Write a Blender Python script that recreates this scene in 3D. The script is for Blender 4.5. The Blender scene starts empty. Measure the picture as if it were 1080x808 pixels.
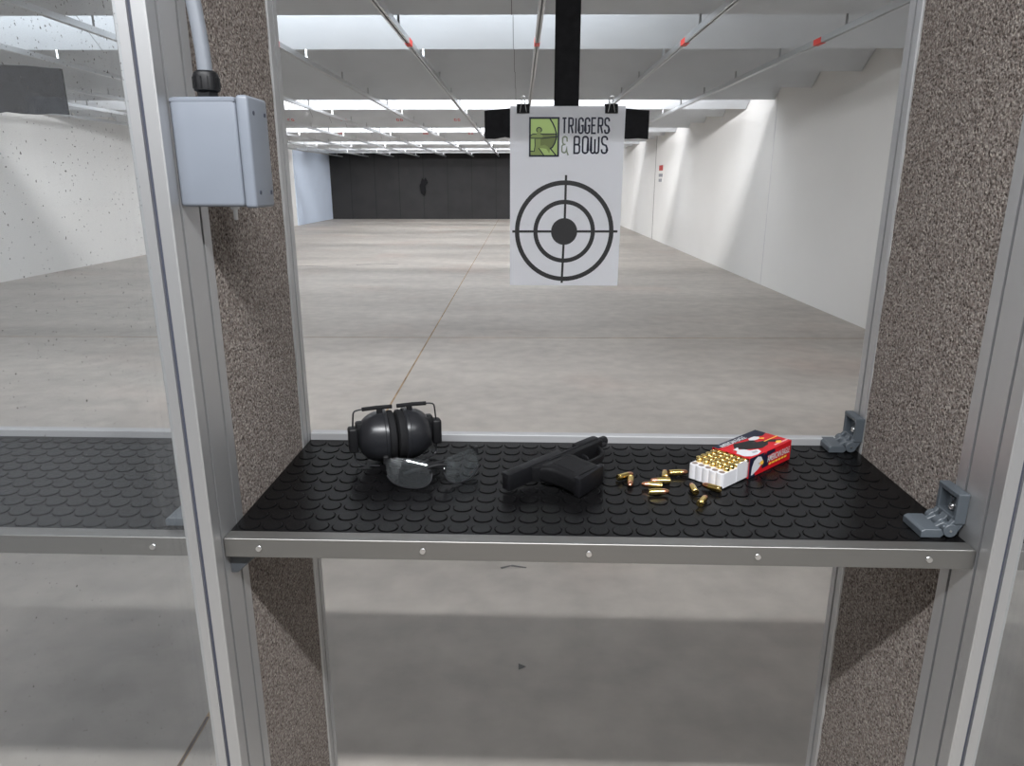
import bpy, bmesh, math, random
from mathutils import Vector, Matrix
random.seed(7)
PI = math.pi
S = bpy.context.scene
COL = S.collection
CZ = 1.45            # eye height
SH = 1.05            # top of the rubber mat
YAW = -0.0225        # the firing booth is turned a little against the hall
CY_, SY_ = math.cos(YAW), math.sin(YAW)

def W(x, y, z=0.0):
    """booth coordinates to hall coordinates"""
    return Vector((x*CY_ - y*SY_, x*SY_ + y*CY_, z))

# ------------------------------------------------------------------ materials
def new_mat(name):
    m = bpy.data.materials.new(name); m.use_nodes = True
    nt = m.node_tree
    return m, nt, nt.nodes['Principled BSDF']

def plain(name, col, rough=0.5, metal=0.0, spec=0.5, noise=0.0, nscale=60, bump=0.0, coat=0.0):
    m, nt, b = new_mat(name)
    b.inputs['Base Color'].default_value = (*col, 1)
    b.inputs['Roughness'].default_value = rough
    b.inputs['Metallic'].default_value = metal
    b.inputs['Specular IOR Level'].default_value = spec
    b.inputs['Coat Weight'].default_value = coat
    if noise or bump:
        tc = nt.nodes.new('ShaderNodeTexCoord')
        n = nt.nodes.new('ShaderNodeTexNoise'); n.inputs['Scale'].default_value = nscale
        n.inputs['Detail'].default_value = 4
        nt.links.new(tc.outputs['Object'], n.inputs['Vector'])
        if noise:
            r = nt.nodes.new('ShaderNodeValToRGB')
            r.color_ramp.elements[0].position = .3; r.color_ramp.elements[1].position = .7
            r.color_ramp.elements[0].color = (*[c*(1-noise) for c in col], 1)
            r.color_ramp.elements[1].color = (*[min(1, c*(1+noise)) for c in col], 1)
            nt.links.new(n.outputs['Fac'], r.inputs['Fac'])
            nt.links.new(r.outputs['Color'], b.inputs['Base Color'])
        if bump:
            bp = nt.nodes.new('ShaderNodeBump'); bp.inputs['Strength'].default_value = bump
            bp.inputs['Distance'].default_value = 0.002
            nt.links.new(n.outputs['Fac'], bp.inputs['Height'])
            nt.links.new(bp.outputs['Normal'], b.inputs['Normal'])
    return m

def carpet_mat():
    m, nt, b = new_mat('loop_carpet')
    tc = nt.nodes.new('ShaderNodeTexCoord')
    v = nt.nodes.new('ShaderNodeTexVoronoi'); v.inputs['Scale'].default_value = 420
    v.inputs['Randomness'].default_value = 0.9
    n = nt.nodes.new('ShaderNodeTexNoise'); n.inputs['Scale'].default_value = 300; n.inputs['Detail'].default_value = 3
    n2 = nt.nodes.new('ShaderNodeTexNoise'); n2.inputs['Scale'].default_value = 8
    for k in (v, n, n2): nt.links.new(tc.outputs['Object'], k.inputs['Vector'])
    r = nt.nodes.new('ShaderNodeValToRGB')
    e = r.color_ramp.elements
    e[0].position = .0; e[0].color = (.15, .125, .11, 1)
    e[1].position = 1.; e[1].color = (.50, .45, .39, 1)
    k = e.new(.35); k.color = (.24, .20, .18, 1)
    k = e.new(.65); k.color = (.30, .27, .25, 1)
    nt.links.new(v.outputs['Color'], r.inputs['Fac'])
    r2 = nt.nodes.new('ShaderNodeValToRGB')
    r2.color_ramp.elements[0].position = .30; r2.color_ramp.elements[0].color = (.22, .20, .19, 1)
    r2.color_ramp.elements[1].position = .52; r2.color_ramp.elements[1].color = (1, 1, 1, 1)
    nt.links.new(n.outputs['Fac'], r2.inputs['Fac'])
    mx = nt.nodes.new('ShaderNodeMix'); mx.data_type = 'RGBA'; mx.blend_type = 'MULTIPLY'
    mx.inputs['Factor'].default_value = 1
    nt.links.new(r.outputs['Color'], mx.inputs['A']); nt.links.new(r2.outputs['Color'], mx.inputs['B'])
    nt.links.new(mx.outputs['Result'], b.inputs['Base Color'])
    b.inputs['Roughness'].default_value = .95
    b.inputs['Specular IOR Level'].default_value = .1
    bp = nt.nodes.new('ShaderNodeBump'); bp.inputs['Strength'].default_value = .9; bp.inputs['Distance'].default_value = .004
    nt.links.new(n.outputs['Fac'], bp.inputs['Height']); nt.links.new(bp.outputs['Normal'], b.inputs['Normal'])
    return m

def concrete_mat():
    m, nt, b = new_mat('sealed_concrete')
    tc = nt.nodes.new('ShaderNodeTexCoord')
    n1 = nt.nodes.new('ShaderNodeTexNoise'); n1.inputs['Scale'].default_value = .9; n1.inputs['Detail'].default_value = 8
    n1.inputs['Roughness'].default_value = .62
    mp = nt.nodes.new('ShaderNodeMapping'); mp.inputs['Scale'].default_value = (.55, 1.3, 1)
    nt.links.new(tc.outputs['Object'], mp.inputs['Vector']); nt.links.new(mp.outputs['Vector'], n1.inputs['Vector'])
    r = nt.nodes.new('ShaderNodeValToRGB'); e = r.color_ramp.elements
    e[0].position = .30; e[0].color = (.405, .372, .335, 1)
    e[1].position = .72; e[1].color = (.575, .53, .475, 1)
    nt.links.new(n1.outputs['Fac'], r.inputs['Fac'])
    n2 = nt.nodes.new('ShaderNodeTexNoise'); n2.inputs['Scale'].default_value = .55; n2.inputs['Detail'].default_value = 3
    nt.links.new(tc.outputs['Object'], n2.inputs['Vector'])
    r2 = nt.nodes.new('ShaderNodeValToRGB')
    r2.color_ramp.elements[0].position = .55; r2.color_ramp.elements[0].color = (0, 0, 0, 1)
    r2.color_ramp.elements[1].position = .8; r2.color_ramp.elements[1].color = (.45, .45, .45, 1)
    nt.links.new(n2.outputs['Fac'], r2.inputs['Fac'])
    mx = nt.nodes.new('ShaderNodeMix'); mx.data_type = 'RGBA'
    mx.inputs['B'].default_value = (.52, .36, .29, 1)
    nt.links.new(r2.outputs['Color'], mx.inputs['Factor']); nt.links.new(r.outputs['Color'], mx.inputs['A'])
    # fine mottling
    n3 = nt.nodes.new('ShaderNodeTexNoise'); n3.inputs['Scale'].default_value = 7; n3.inputs['Detail'].default_value = 6
    nt.links.new(tc.outputs['Object'], n3.inputs['Vector'])
    r3 = nt.nodes.new('ShaderNodeValToRGB')
    r3.color_ramp.elements[0].position = .3; r3.color_ramp.elements[0].color = (.86, .86, .86, 1)
    r3.color_ramp.elements[1].position = .7; r3.color_ramp.elements[1].color = (1.05, 1.05, 1.05, 1)
    nt.links.new(n3.outputs['Fac'], r3.inputs['Fac'])
    m2 = nt.nodes.new('ShaderNodeMix'); m2.data_type = 'RGBA'; m2.blend_type = 'MULTIPLY'; m2.inputs['Factor'].default_value = 1
    nt.links.new(mx.outputs['Result'], m2.inputs['A']); nt.links.new(r3.outputs['Color'], m2.inputs['B'])
    nt.links.new(m2.outputs['Result'], b.inputs['Base Color'])
    b.inputs['Roughness'].default_value = .48
    b.inputs['Specular IOR Level'].default_value = .35
    return m

def brushed(name, col, rough, bump=.15):
    m, nt, b = new_mat(name)
    b.inputs['Base Color'].default_value = (*col, 1); b.inputs['Metallic'].default_value = .85
    b.inputs['Roughness'].default_value = rough
    tc = nt.nodes.new('ShaderNodeTexCoord'); n = nt.nodes.new('ShaderNodeTexNoise'); n.inputs['Scale'].default_value = 700
    nt.links.new(tc.outputs['Object'], n.inputs['Vector'])
    bp = nt.nodes.new('ShaderNodeBump'); bp.inputs['Strength'].default_value = bump; bp.inputs['Distance'].default_value = .0004
    nt.links.new(n.outputs['Fac'], bp.inputs['Height']); nt.links.new(bp.outputs['Normal'], b.inputs['Normal'])
    return m

def clear_mat(name, haze, tint=(1, 1, 1), gloss=.06, specks=False, rough=.03):
    m = bpy.data.materials.new(name); m.use_nodes = True
    nt = m.node_tree; nt.nodes.clear()
    out = nt.nodes.new('ShaderNodeOutputMaterial')
    tr = nt.nodes.new('ShaderNodeBsdfTransparent'); tr.inputs['Color'].default_value = (*tint, 1)
    gl = nt.nodes.new('ShaderNodeBsdfGlossy'); gl.inputs['Roughness'].default_value = rough
    df = nt.nodes.new('ShaderNodeBsdfDiffuse'); df.inputs['Color'].default_value = (.75, .77, .8, 1)
    m1 = nt.nodes.new('ShaderNodeMixShader'); m1.inputs[0].default_value = haze
    nt.links.new(tr.outputs[0], m1.inputs[1]); nt.links.new(df.outputs[0], m1.inputs[2])
    lw = nt.nodes.new('ShaderNodeLayerWeight'); lw.inputs['Blend'].default_value = .5
    pw = nt.nodes.new('ShaderNodeMath'); pw.operation = 'POWER'; pw.inputs[1].default_value = 5
    nt.links.new(lw.outputs['Facing'], pw.inputs[0])
    fr = nt.nodes.new('ShaderNodeMath'); fr.operation = 'MULTIPLY_ADD'; fr.inputs[1].default_value = gloss*5; fr.inputs[2].default_value = gloss
    nt.links.new(pw.outputs[0], fr.inputs[0])
    m2 = nt.nodes.new('ShaderNodeMixShader')
    nt.links.new(fr.outputs[0], m2.inputs[0])
    nt.links.new(m1.outputs[0], m2.inputs[1]); nt.links.new(gl.outputs[0], m2.inputs[2])
    last = m2
    if specks:
        tc = nt.nodes.new('ShaderNodeTexCoord')
        n = nt.nodes.new('ShaderNodeTexNoise'); n.inputs['Scale'].default_value = 330; n.inputs['Detail'].default_value = 1
        nt.links.new(tc.outputs['Object'], n.inputs['Vector'])
        sx = nt.nodes.new('ShaderNodeSeparateXYZ'); nt.links.new(tc.outputs['Object'], sx.inputs[0])
        mr = nt.nodes.new('ShaderNodeMapRange')
        mr.inputs['From Min'].default_value = 1.2; mr.inputs['From Max'].default_value = 1.62
        mr.inputs['To Min'].default_value = -.03; mr.inputs['To Max'].default_value = .03
        nt.links.new(sx.outputs['Z'], mr.inputs['Value'])
        ad = nt.nodes.new('ShaderNodeMath'); ad.operation = 'ADD'
        nt.links.new(n.outputs['Fac'], ad.inputs[0]); nt.links.new(mr.outputs[0], ad.inputs[1])
        r = nt.nodes.new('ShaderNodeValToRGB')
        r.color_ramp.elements[0].position = .735; r.color_ramp.elements[0].color = (0, 0, 0, 1)
        r.color_ramp.elements[1].position = .77; r.color_ramp.elements[1].color = (.75, .75, .75, 1)
        nt.links.new(ad.outputs[0], r.inputs['Fac'])
        dk = nt.nodes.new('ShaderNodeBsdfDiffuse'); dk.inputs['Color'].default_value = (.10, .09, .08, 1)
        m3 = nt.nodes.new('ShaderNodeMixShader')
        nt.links.new(r.outputs['Color'], m3.inputs[0]); nt.links.new(m2.outputs[0], m3.inputs[1]); nt.links.new(dk.outputs[0], m3.inputs[2])
        last = m3
    nt.links.new(last.outputs[0], out.inputs['Surface'])
    return m

def rubber_wall_mat():
    m, nt, b = new_mat('rubber_backstop')
    tc = nt.nodes.new('ShaderNodeTexCoord')
    sx = nt.nodes.new('ShaderNodeSeparateXYZ'); nt.links.new(tc.outputs['Object'], sx.inputs[0])
    fr = nt.nodes.new('ShaderNodeMath'); fr.operation = 'FRACT'
    nt.links.new(sx.outputs['X'], fr.inputs[0])
    lt = nt.nodes.new('ShaderNodeMath'); lt.operation = 'LESS_THAN'; lt.inputs[1].default_value = .035
    nt.links.new(fr.outputs[0], lt.inputs[0])
    fl = nt.nodes.new('ShaderNodeMath'); fl.operation = 'FLOOR'; nt.links.new(sx.outputs['X'], fl.inputs[0])
    wn = nt.nodes.new('ShaderNodeTexWhiteNoise'); wn.noise_dimensions = '1D'; nt.links.new(fl.outputs[0], wn.inputs['W'])
    n = nt.nodes.new('ShaderNodeTexNoise'); n.inputs['Scale'].default_value = 1.6; n.inputs['Detail'].default_value = 6
    nt.links.new(tc.outputs['Object'], n.inputs['Vector'])
    r = nt.nodes.new('ShaderNodeValToRGB')
    r.color_ramp.elements[0].position = .3; r.color_ramp.elements[0].color = (.009, .0088, .0092, 1)
    r.color_ramp.elements[1].position = .75; r.color_ramp.elements[1].color = (.018, .0175, .018, 1)
    ad = nt.nodes.new('ShaderNodeMath'); ad.operation = 'MULTIPLY_ADD'
    nt.links.new(wn.outputs['Value'], ad.inputs[0]); ad.inputs[1].default_value = .25
    nt.links.new(n.outputs['Fac'], ad.inputs[2])
    nt.links.new(ad.outputs[0], r.inputs['Fac'])
    mx = nt.nodes.new('ShaderNodeMix'); mx.data_type = 'RGBA'; mx.inputs['B'].default_value = (.005, .005, .005, 1)
    nt.links.new(lt.outputs[0], mx.inputs['Factor']); nt.links.new(r.outputs['Color'], mx.inputs['A'])
    nt.links.new(mx.outputs['Result'], b.inputs['Base Color'])
    b.inputs['Roughness'].default_value = .8
    return m

M = dict(
    alu=brushed('anodised_aluminium', (.56, .56, .565), .46),
    alu_trim=brushed('brushed_shelf_trim', (.235, .23, .22), .42),
    alu_bright=brushed('mill_aluminium', (.56, .57, .58), .33),
    trim=plain('pale_trim', (.46, .46, .47), .38, .35),
    clip=plain('clip_black', (.010, .010, .011), .75, 0, .12),
    steel=plain('zinc_screw', (.7, .7, .7), .3, 1.0),
    slot=plain('slot_cover', (.055, .06, .085), .5),
    carpet=carpet_mat(),
    white=plain('white_board_edge', (.82, .82, .80), .6),
    rubber=plain('black_rubber', (.0045, .0044, .0047), .26, 0, .095, noise=.35, nscale=14, bump=.04),
    board=plain('shelf_board', (.05, .048, .045), .7),
    hinge=plain('grey_nylon', (.068, .080, .092), .45, noise=.05, nscale=40),
    bracket=plain('dark_bracket', (.05, .055, .062), .5),
    box=plain('grey_enclosure', (.185, .205, .24), .38, 0, .5, noise=.03, nscale=20),
    cable=plain('grey_cable', (.18, .195, .22), .45),
    black=plain('black_plastic', (.008, .008, .009), .45, 0, .3),
    cup=plain('ear_cup_plastic', (.015, .0155, .018), .30, 0, .5, noise=.08, nscale=30),
    foam=plain('black_foam', (.008, .008, .009), .8, 0, .25),
    wire=plain('dark_steel_wire', (.05, .05, .055), .35, .8),
    gun=plain('black_polymer', (.007, .007, .0078), .50, 0, .18, noise=.2, nscale=250, bump=.1),
    slide=plain('blackened_steel', (.009, .009, .0105), .42, .1, .25, noise=.1, nscale=200),
    guntex=plain('pebbled_polymer', (.009, .009, .010), .62, 0, .18, bump=.6, nscale=900),
    brass=plain('brass', (.83, .62, .22), .20, 1.0),
    brass_dark=plain('primer', (.62, .47, .20), .25, 1.0),
    copper=plain('copper_jacket', (.80, .40, .25), .24, 1.0),
    red=plain('red_card', (.50, .008, .014), .5, 0, .3),
    navy=plain('navy_ink', (.008, .011, .028), .5, 0, .3),
    inkblack=plain('black_ink', (.010, .0095, .010), .5, 0, .3),
    inkwhite=plain('white_ink', (.60, .60, .62), .4),
    inkgrey=plain('grey_ink', (.35, .35, .37), .4),
    yellow=plain('yellow_ink', (.85, .48, .05), .4),
    tray=plain('white_polystyrene', (.62, .62, .645), .5),
    card=plain('cardboard', (.45, .34, .26), .8),
    hole=plain('hole_shade', (.20, .15, .13), .8),
    paper=plain('paper', (.90, .91, .95), .75, noise=.01, nscale=6),
    ink=plain('target_ink', (.016, .016, .018), .55),
    olive=plain('olive_ink', (.13, .17, .045), .55),
    green=plain('green_ink', (.36, .50, .16), .55),
    midgreen=plain('mid_green_ink', (.20, .27, .075), .55),
    grout=plain('ampersand_ink', (.20, .24, .17), .55),
    dark_cloth=plain('black_strap', (.008, .008, .009), .9, 0, .2, noise=.3, nscale=60, bump=.3),
    hazed_board=plain('hazed_black_board', (.02, .02, .022), .9, 0, .2, noise=.5, nscale=90),  # haze of the clear screen put into the colour, paler than the strap
    redtape=plain('red_tape', (.75, .05, .035), .5),
    wall=plain('painted_wall', (.80, .79, .765), .75, noise=.012, nscale=1.2),
    bluewall=plain('pale_blue_plate', (.60, .68, .80), .55, noise=.02, nscale=2),
    baffle=plain('grey_baffle', (.65, .675, .70), .6, noise=.025, nscale=3),
    seam=plain('seam', (.25, .26, .27), .7),
    concrete=concrete_mat(),
    joint=plain('floor_joint', (.34, .235, .13), .8, noise=.4, nscale=6),
    joint_dark=plain('dark_joint', (.10, .075, .065), .8),
    scuff=plain('rubber_scuff', (.14, .135, .13), .7),
    backstop=rubber_wall_mat(),
    ceiling=plain('ceiling_paint', (.55, .56, .57), .8),
    rearwall=plain('rear_wall_paint', (.2, .2, .2), .8),
    clear=clear_mat('clear_polycarbonate', .035, (.97, .98, .985), .028, True),
    lens=clear_mat('clear_lens', .014, (.84, .88, .89), .035, False, .03),
    signred=plain('sign_red', (.55, .06, .05), .5),
    signgrey=plain('sign_grey', (.28, .29, .32), .5),
)

# ------------------------------------------------------------------ mesh helpers
class MB:
    def __init__(s): s.bm = bmesh.new()
    def box(s, x0, x1, y0, y1, z0, z1, bev=0.0, seg=2, mat=None):
        t = bmesh.new()
        bmesh.ops.create_cube(t, size=1)
        for v in t.verts:
            v.co = Vector(((x0+x1)/2 + v.co.x*(x1-x0), (y0+y1)/2 + v.co.y*(y1-y0), (z0+z1)/2 + v.co.z*(z1-z0)))
        if bev: bmesh.ops.bevel(t, geom=t.edges[:], offset=bev, segments=seg, affect='EDGES', profile=.5)
        return s.add(t, mat)
    def add(s, t, mat=None):
        if mat: bmesh.ops.transform(t, matrix=mat, verts=t.verts)
        me = bpy.data.meshes.new('t'); t.to_mesh(me); t.free()
        s.bm.from_mesh(me); bpy.data.meshes.remove(me)
        return s
    def prism(s, pts, z0, z1, bev=0.0, seg=2, mat=None, vertical_only=False):
        """polygon in XY pushed from z0 to z1"""
        t = bmesh.new()
        vs = [t.verts.new((p[0], p[1], z0)) for p in pts]
        f = t.faces.new(vs)
        r = bmesh.ops.extrude_face_region(t, geom=[f])
        for v in r['geom']:
            if isinstance(v, bmesh.types.BMVert): v.co.z = z1
        bmesh.ops.recalc_face_normals(t, faces=t.faces)
        if bev:
            es = [e for e in t.edges if len(e.link_faces) == 2 and e.calc_face_angle(0) > .35]
            bmesh.ops.bevel(t, geom=es, offset=bev, segments=seg, affect='EDGES', profile=.5, clamp_overlap=True)
        return s.add(t, mat)
    def lathe(s, prof, n=24, mat=None, cap=True):
        """profile of (r, z) turned about Z"""
        t = bmesh.new(); rings = []
        for r, z in prof:
            if r < 1e-7: rings.append([t.verts.new((0, 0, z))])
            else: rings.append([t.verts.new((r*math.cos(2*PI*i/n), r*math.sin(2*PI*i/n), z)) for i in range(n)])
        for a, b in zip(rings, rings[1:]):
            for i in range(n):
                j = (i+1) % n
                if len(a) == 1 and len(b) == 1: continue
                if len(a) == 1: t.faces.new((a[0], b[i], b[j]))
                elif len(b) == 1: t.faces.new((a[i], a[j], b[0]))
                else: t.faces.new((a[i], a[j], b[j], b[i]))
        if cap:
            for r in (rings[0], rings[-1]):
                if len(r) > 1: t.faces.new(r)
        bmesh.ops.recalc_face_normals(t, faces=t.faces)
        return s.add(t, mat)
    def tube(s, pts, rad, n=10, smooth=0):
        P = [Vector(p) for p in pts]
        for _ in range(smooth):
            Q = [P[0]]
            for a, b in zip(P, P[1:]): Q += [a.lerp(b, .25), a.lerp(b, .75)]
            Q.append(P[-1]); P = Q
        t = bmesh.new(); rings = []; up = None
        for i, p in enumerate(P):
            d = (P[min(i+1, len(P)-1)] - P[max(i-1, 0)]).normalized()
            if up is None:
                up = Vector((0, 0, 1)) if abs(d.z) < .9 else Vector((1, 0, 0))
            a = d.cross(up)
            if a.length < 1e-4: a = d.cross(Vector((0, 1, 0)))
            a.normalize(); b = a.cross(d); up = b
            r = rad
            if isinstance(rad, (list, tuple)):
                f_ = i/(len(P)-1)*(len(rad)-1); k0 = min(int(f_), len(rad)-2); r = rad[k0]+(rad[k0+1]-rad[k0])*(f_-k0)
            rings.append([t.verts.new(p + (a*math.cos(2*PI*k/n) + b*math.sin(2*PI*k/n))*r) for k in range(n)])
        for a, b in zip(rings, rings[1:]):
            for k in range(n):
                l = (k+1) % n; t.faces.new((a[k], a[l], b[l], b[k]))
        t.faces.new(rings[0]); t.faces.new(rings[-1])
        bmesh.ops.recalc_face_normals(t, faces=t.faces)
        return s.add(t)
    def poly(s, pts):
        vs = [s.bm.verts.new(p) for p in pts]; s.bm.faces.new(vs); return s
    def build(s, name, mat, parent=None, smooth=False, loc=None, rotz=None):
        me = bpy.data.meshes.new(name); s.bm.to_mesh(me); s.bm.free()
        o = bpy.data.objects.new(name, me); COL.objects.link(o)
        for m in (mat if isinstance(mat, (list, tuple)) else [mat]): me.materials.append(m)
        if smooth:
            me.polygons.foreach_set('use_smooth', [True]*len(me.polygons))
            me.set_sharp_from_angle(angle=.6)
        if parent: o.parent = parent
        if loc is not None: o.location = loc
        if rotz is not None: o.rotation_euler = (0, 0, rotz)
        return o

def tag(o, label, cat, group=None, kind=None):
    o['label'] = label; o['category'] = cat
    if group: o['group'] = group
    if kind: o['kind'] = kind
    return o

def thing(name, label, cat, loc, rotz=0.0, group=None):
    o = bpy.data.objects.new(name, None); o.empty_display_size = .05; COL.objects.link(o)
    o.location = loc; o.rotation_euler = (0, 0, rotz)
    return tag(o, label, cat, group)

def bthing(name, label, cat, x, y, z, rotz=0.0, group=None):
    """a thing placed in booth coordinates"""
    return thing(name, label, cat, W(x, y, z), rotz + YAW, group)

def copy_tree(o, parent=None):
    c = o.copy(); COL.objects.link(c)
    if parent: c.parent = parent
    for ch in [k for k in bpy.data.objects if k.parent == o]: copy_tree(ch, c)
    return c

def struct(o):
    o['kind'] = 'structure'; return o

def text_mesh(txt, size, parent, mat, name, sx=1.0, matrix=None, bold=0.0):
    cu = bpy.data.curves.new('txt', 'FONT'); cu.body = txt; cu.size = size; cu.offset = bold
    cu.align_x = 'LEFT'
    o = bpy.data.objects.new('txt', cu); COL.objects.link(o)
    bpy.context.view_layer.update()
    dg = bpy.context.evaluated_depsgraph_get()
    me = bpy.data.meshes.new_from_object(o.evaluated_get(dg))
    bpy.data.objects.remove(o); bpy.data.curves.remove(cu)
    me.transform(Matrix.Diagonal((sx, 1, 1, 1)))
    if matrix: me.transform(matrix)
    me.materials.clear(); me.materials.append(mat)
    r = bpy.data.objects.new(name, me); COL.objects.link(r); r.parent = parent
    return r

# ------------------------------------------------------------------ the hall
XL, XR, YB, YR, HC = -7.85, 3.57, 30.4, -2.6, 3.55
struct(MB().box(XL-.2, XR+.2, YR-.2, YB+.2, -.2, 0).build('floor', M['concrete']))
struct(MB().box(XL-.2, XR+.2, YR-.2, YB+.2, HC, HC+.2).build('ceiling', M['ceiling']))
struct(MB().box(XL-.2, XL, YR-.2, YB+.2, 0, HC).build('wall_left', M['wall']))
wr = struct(MB().box(XR, XR+.2, YR-.2, YB+.2, 0, HC).build('wall_right', M['wall']))
struct(MB().box(XL, XR, YB, YB+.2, 0, HC).build('wall_back', M['backstop']))
struct(MB().box(XL, XR, YR-.2, YR, 0, HC).build('wall_rear', M['rearwall']))
# pale blue plating on the last stretch of the left wall
struct(MB().box(XL, XL+.03, 25.6, YB, 0, 2.62, .004).build('trim_1', M['bluewall']))
# wall joints of the right wall
struct(MB().box(XR-.003, XR, 19.53, 19.56, 0, HC).build('trim_2', M['joint_dark']))
for i, y in enumerate((10.55, 23.2)):
    struct(MB().box(XR-.002, XR, y, y+.02, 0, HC).build('trim_%d' % (3+i), plain('wall_joint', (.66, .65, .65), .8)))
# floor joints
struct(MB().box(-.881, -.869, 1.2, YB, 0, .0015).build('trim_5', M['joint']))
struct(MB().box(XL, XR, 6.760, 6.770, 0, .0012).build('trim_6', M['joint']))
struct(MB().box(-.879, -.871, YR, 1.66, .0, .002).build('trim_7', M['joint_dark']))
# scuff marks on the floor
def scuff(pts, w, z=.0016):
    b = MB()
    for (a, c) in zip(pts, pts[1:]):
        a = Vector((*a, z)); c = Vector((*c, z)); d = (c-a).normalized(); n = Vector((-d.y, d.x, 0))*w
        b.poly((a-n, c-n*.6, c+n*.6, a+n))
    return b
sc = scuff([(-.07, 2.47), (-.03, 2.49), (.03, 2.475)], .007)
tag(sc.build('scuff_mark', M['scuff']), 'dark scuff on concrete floor just beyond the shelf', 'floor mark')
tri = MB().poly([(.0, 1.90, .0016), (.025, 1.885, .0016), (.0, 1.87, .0016)])
tag(tri.build('floor_chip', M['scuff']), 'small dark triangular chip in shaded concrete floor under the shelf', 'floor mark')
for lab, px, py in (('long curved dark skid mark on far left concrete floor', -4.2, 12.7), ('faint dark skid mark mid floor short of the backstop', -3.0, 13.1)):
    tag(scuff([(px, py), (px+.3, py+.25), (px+.75, py+.1)], .03).build('skid_mark', M['scuff']), lab, 'floor mark')
# torn black flap hanging on the backstop
fl = thing('hanging_rubber_flap', 'small torn black flap hanging on the dark rubber backstop', 'flap', (-3.98, YB-.06, 1.05))
f = MB()
f.prism([(-.10, 0), (.02, -.12), (.10, .02), (.08, .30), (.20, .42), (.10, .62), (.04, .52), (-.04, .60), (-.10, .40), (-.16, .30)], -.03, .03, .01, mat=Matrix.Rotation(PI/2, 4, 'X'))
f.build('flap', M['dark_cloth'], fl)

# ------------------------------------------------------------------ ceiling baffles
C0 = CZ + 1.12
TILT = math.radians(33); BL = 1.5; PITCH = 1.31; Y0 = 5.42
ordinal = ['first', 'second', 'third', 'fourth', 'fifth', 'sixth', 'seventh', 'eighth', 'ninth', 'tenth', 'eleventh', 'twelfth',
           'thirteenth', 'fourteenth', 'fifteenth', 'sixteenth', 'seventeenth', 'eighteenth', 'nineteenth', 'twentieth', 'twenty-first']
bpos = [Y0 + PITCH*k for k in range(-3, 19)]
LANE = .897
RAILX = [-7.15, -6.12, -5.08, -4.06, -2.98, -1.87, -.846, .127, 1.244, 2.254]
for i, y in enumerate(bpos):
    k = i - 3
    if k >= 0:
        lab = ('dark grey ceiling baffle nearest the booth, crossing the top of the photo' if k == 0 else
               'bright lit ceiling baffle directly beyond the dark nearest baffle' if k == 1 else
               'slanted grey ceiling baffle, %s beyond the dark nearest one' % ordinal[k-1])
    else:
        lab = 'slanted grey ceiling baffle overhead, %s in front of the dark nearest one' % ordinal[-k-1]
    b = thing('ceiling_baffle', lab, 'baffle', (0, y, C0), 0, 'slanted ceiling baffles')
    cs, sn = math.cos(TILT), math.sin(TILT)
    m = Matrix.Rotation(-TILT, 4, 'X')
    t = MB(); t.box(XL+.01, XR-.01, -BL, 0, 0, .03, .003, 1, mat=m)
    t.build('panel', M['baffle'], b)
    for sx in (-.06, -3.66, -7.2):
        MB().box(sx-.003, sx+.003, -BL, -.001, -.0015, 0, mat=m).build('seam', M['seam'], b)
    if k in (7, 10):
        for q, rx in enumerate(RAILX[2:8]):
            mk = MB()
            ox = rx + .60
            for u in (0, .07):
                for (a0, a1, c0, c1) in ((0, .045, .13, .12), (0, .012, .13, .07), (.035, .047, .11, .065), (0, .045, .075, .065)):
                    mk.box(ox+u+a0, ox+u+a1, -c0, -c1, -.003, -.001, mat=m)
            mk.build('red_mark', M['redtape'], b)

# ------------------------------------------------------------------ target rails
RZ = CZ + 1.022
cnt = ['first', 'second', 'third', 'fourth', 'fifth', 'sixth', 'seventh', 'eighth', 'ninth', 'tenth']
def rail_label(j):
    n = j - 7
    if n == 0: return 'aluminium target rail directly above the paper target and black strap'
    if n > 0: return 'aluminium target rail, %s to the right of the black strap' % cnt[n-1]
    return 'aluminium target rail, %s to the left of the one above the paper target' % cnt[-n-1]
hang_y = [y for y in bpos if y > 3]
rail0 = None
for j, x in enumerate(RAILX):
    if rail0 is None:
        rail0 = r = thing('target_rail', rail_label(j), 'rail', (x, 0, RZ), 0, 'target rails under the ceiling baffles')
        t = MB(); y0, y1 = 1.0, 29.9
        t.box(-.019, .019, y0, y1, .022, .026)
        t.box(-.019, -.016, y0, y1, -.012, .022); t.box(.016, .019, y0, y1, -.012, .022)
        t.box(-.019, -.005, y0, y1, -.015, -.012); t.box(.005, .019, y0, y1, -.015, -.012)
        t.build('channel', M['alu_bright'], r)
        MB().box(-.005, .005, y0, y1, .016, .0215).build('groove', M['seam'], r)
        tp = MB(); tp.box(-.0205, .0205, 5.79, 5.93, -.017, -.0155); tp.box(-.0208, -.0193, 5.79, 5.93, -.0155, .024); tp.box(.0193, .0208, 5.79, 5.93, -.0155, .024)
        tp.build('red_tape', M['redtape'], r)
        h0 = None
        for y in hang_y:
            if h0 is None:
                h = MB(); h.box(-.008, .008, -.0015, .0015, .026, .115); h.box(-.008, .008, -.0015, .02, .026, .029)
                h0 = h.build('hanger', M['alu_bright'], r)
            else:
                h0 = h0.copy(); COL.objects.link(h0)
            h0.location = (0, y-.004, 0)
    else:
        r = copy_tree(rail0); r.location = (x, 0, RZ); r['label'] = rail_label(j)

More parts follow.
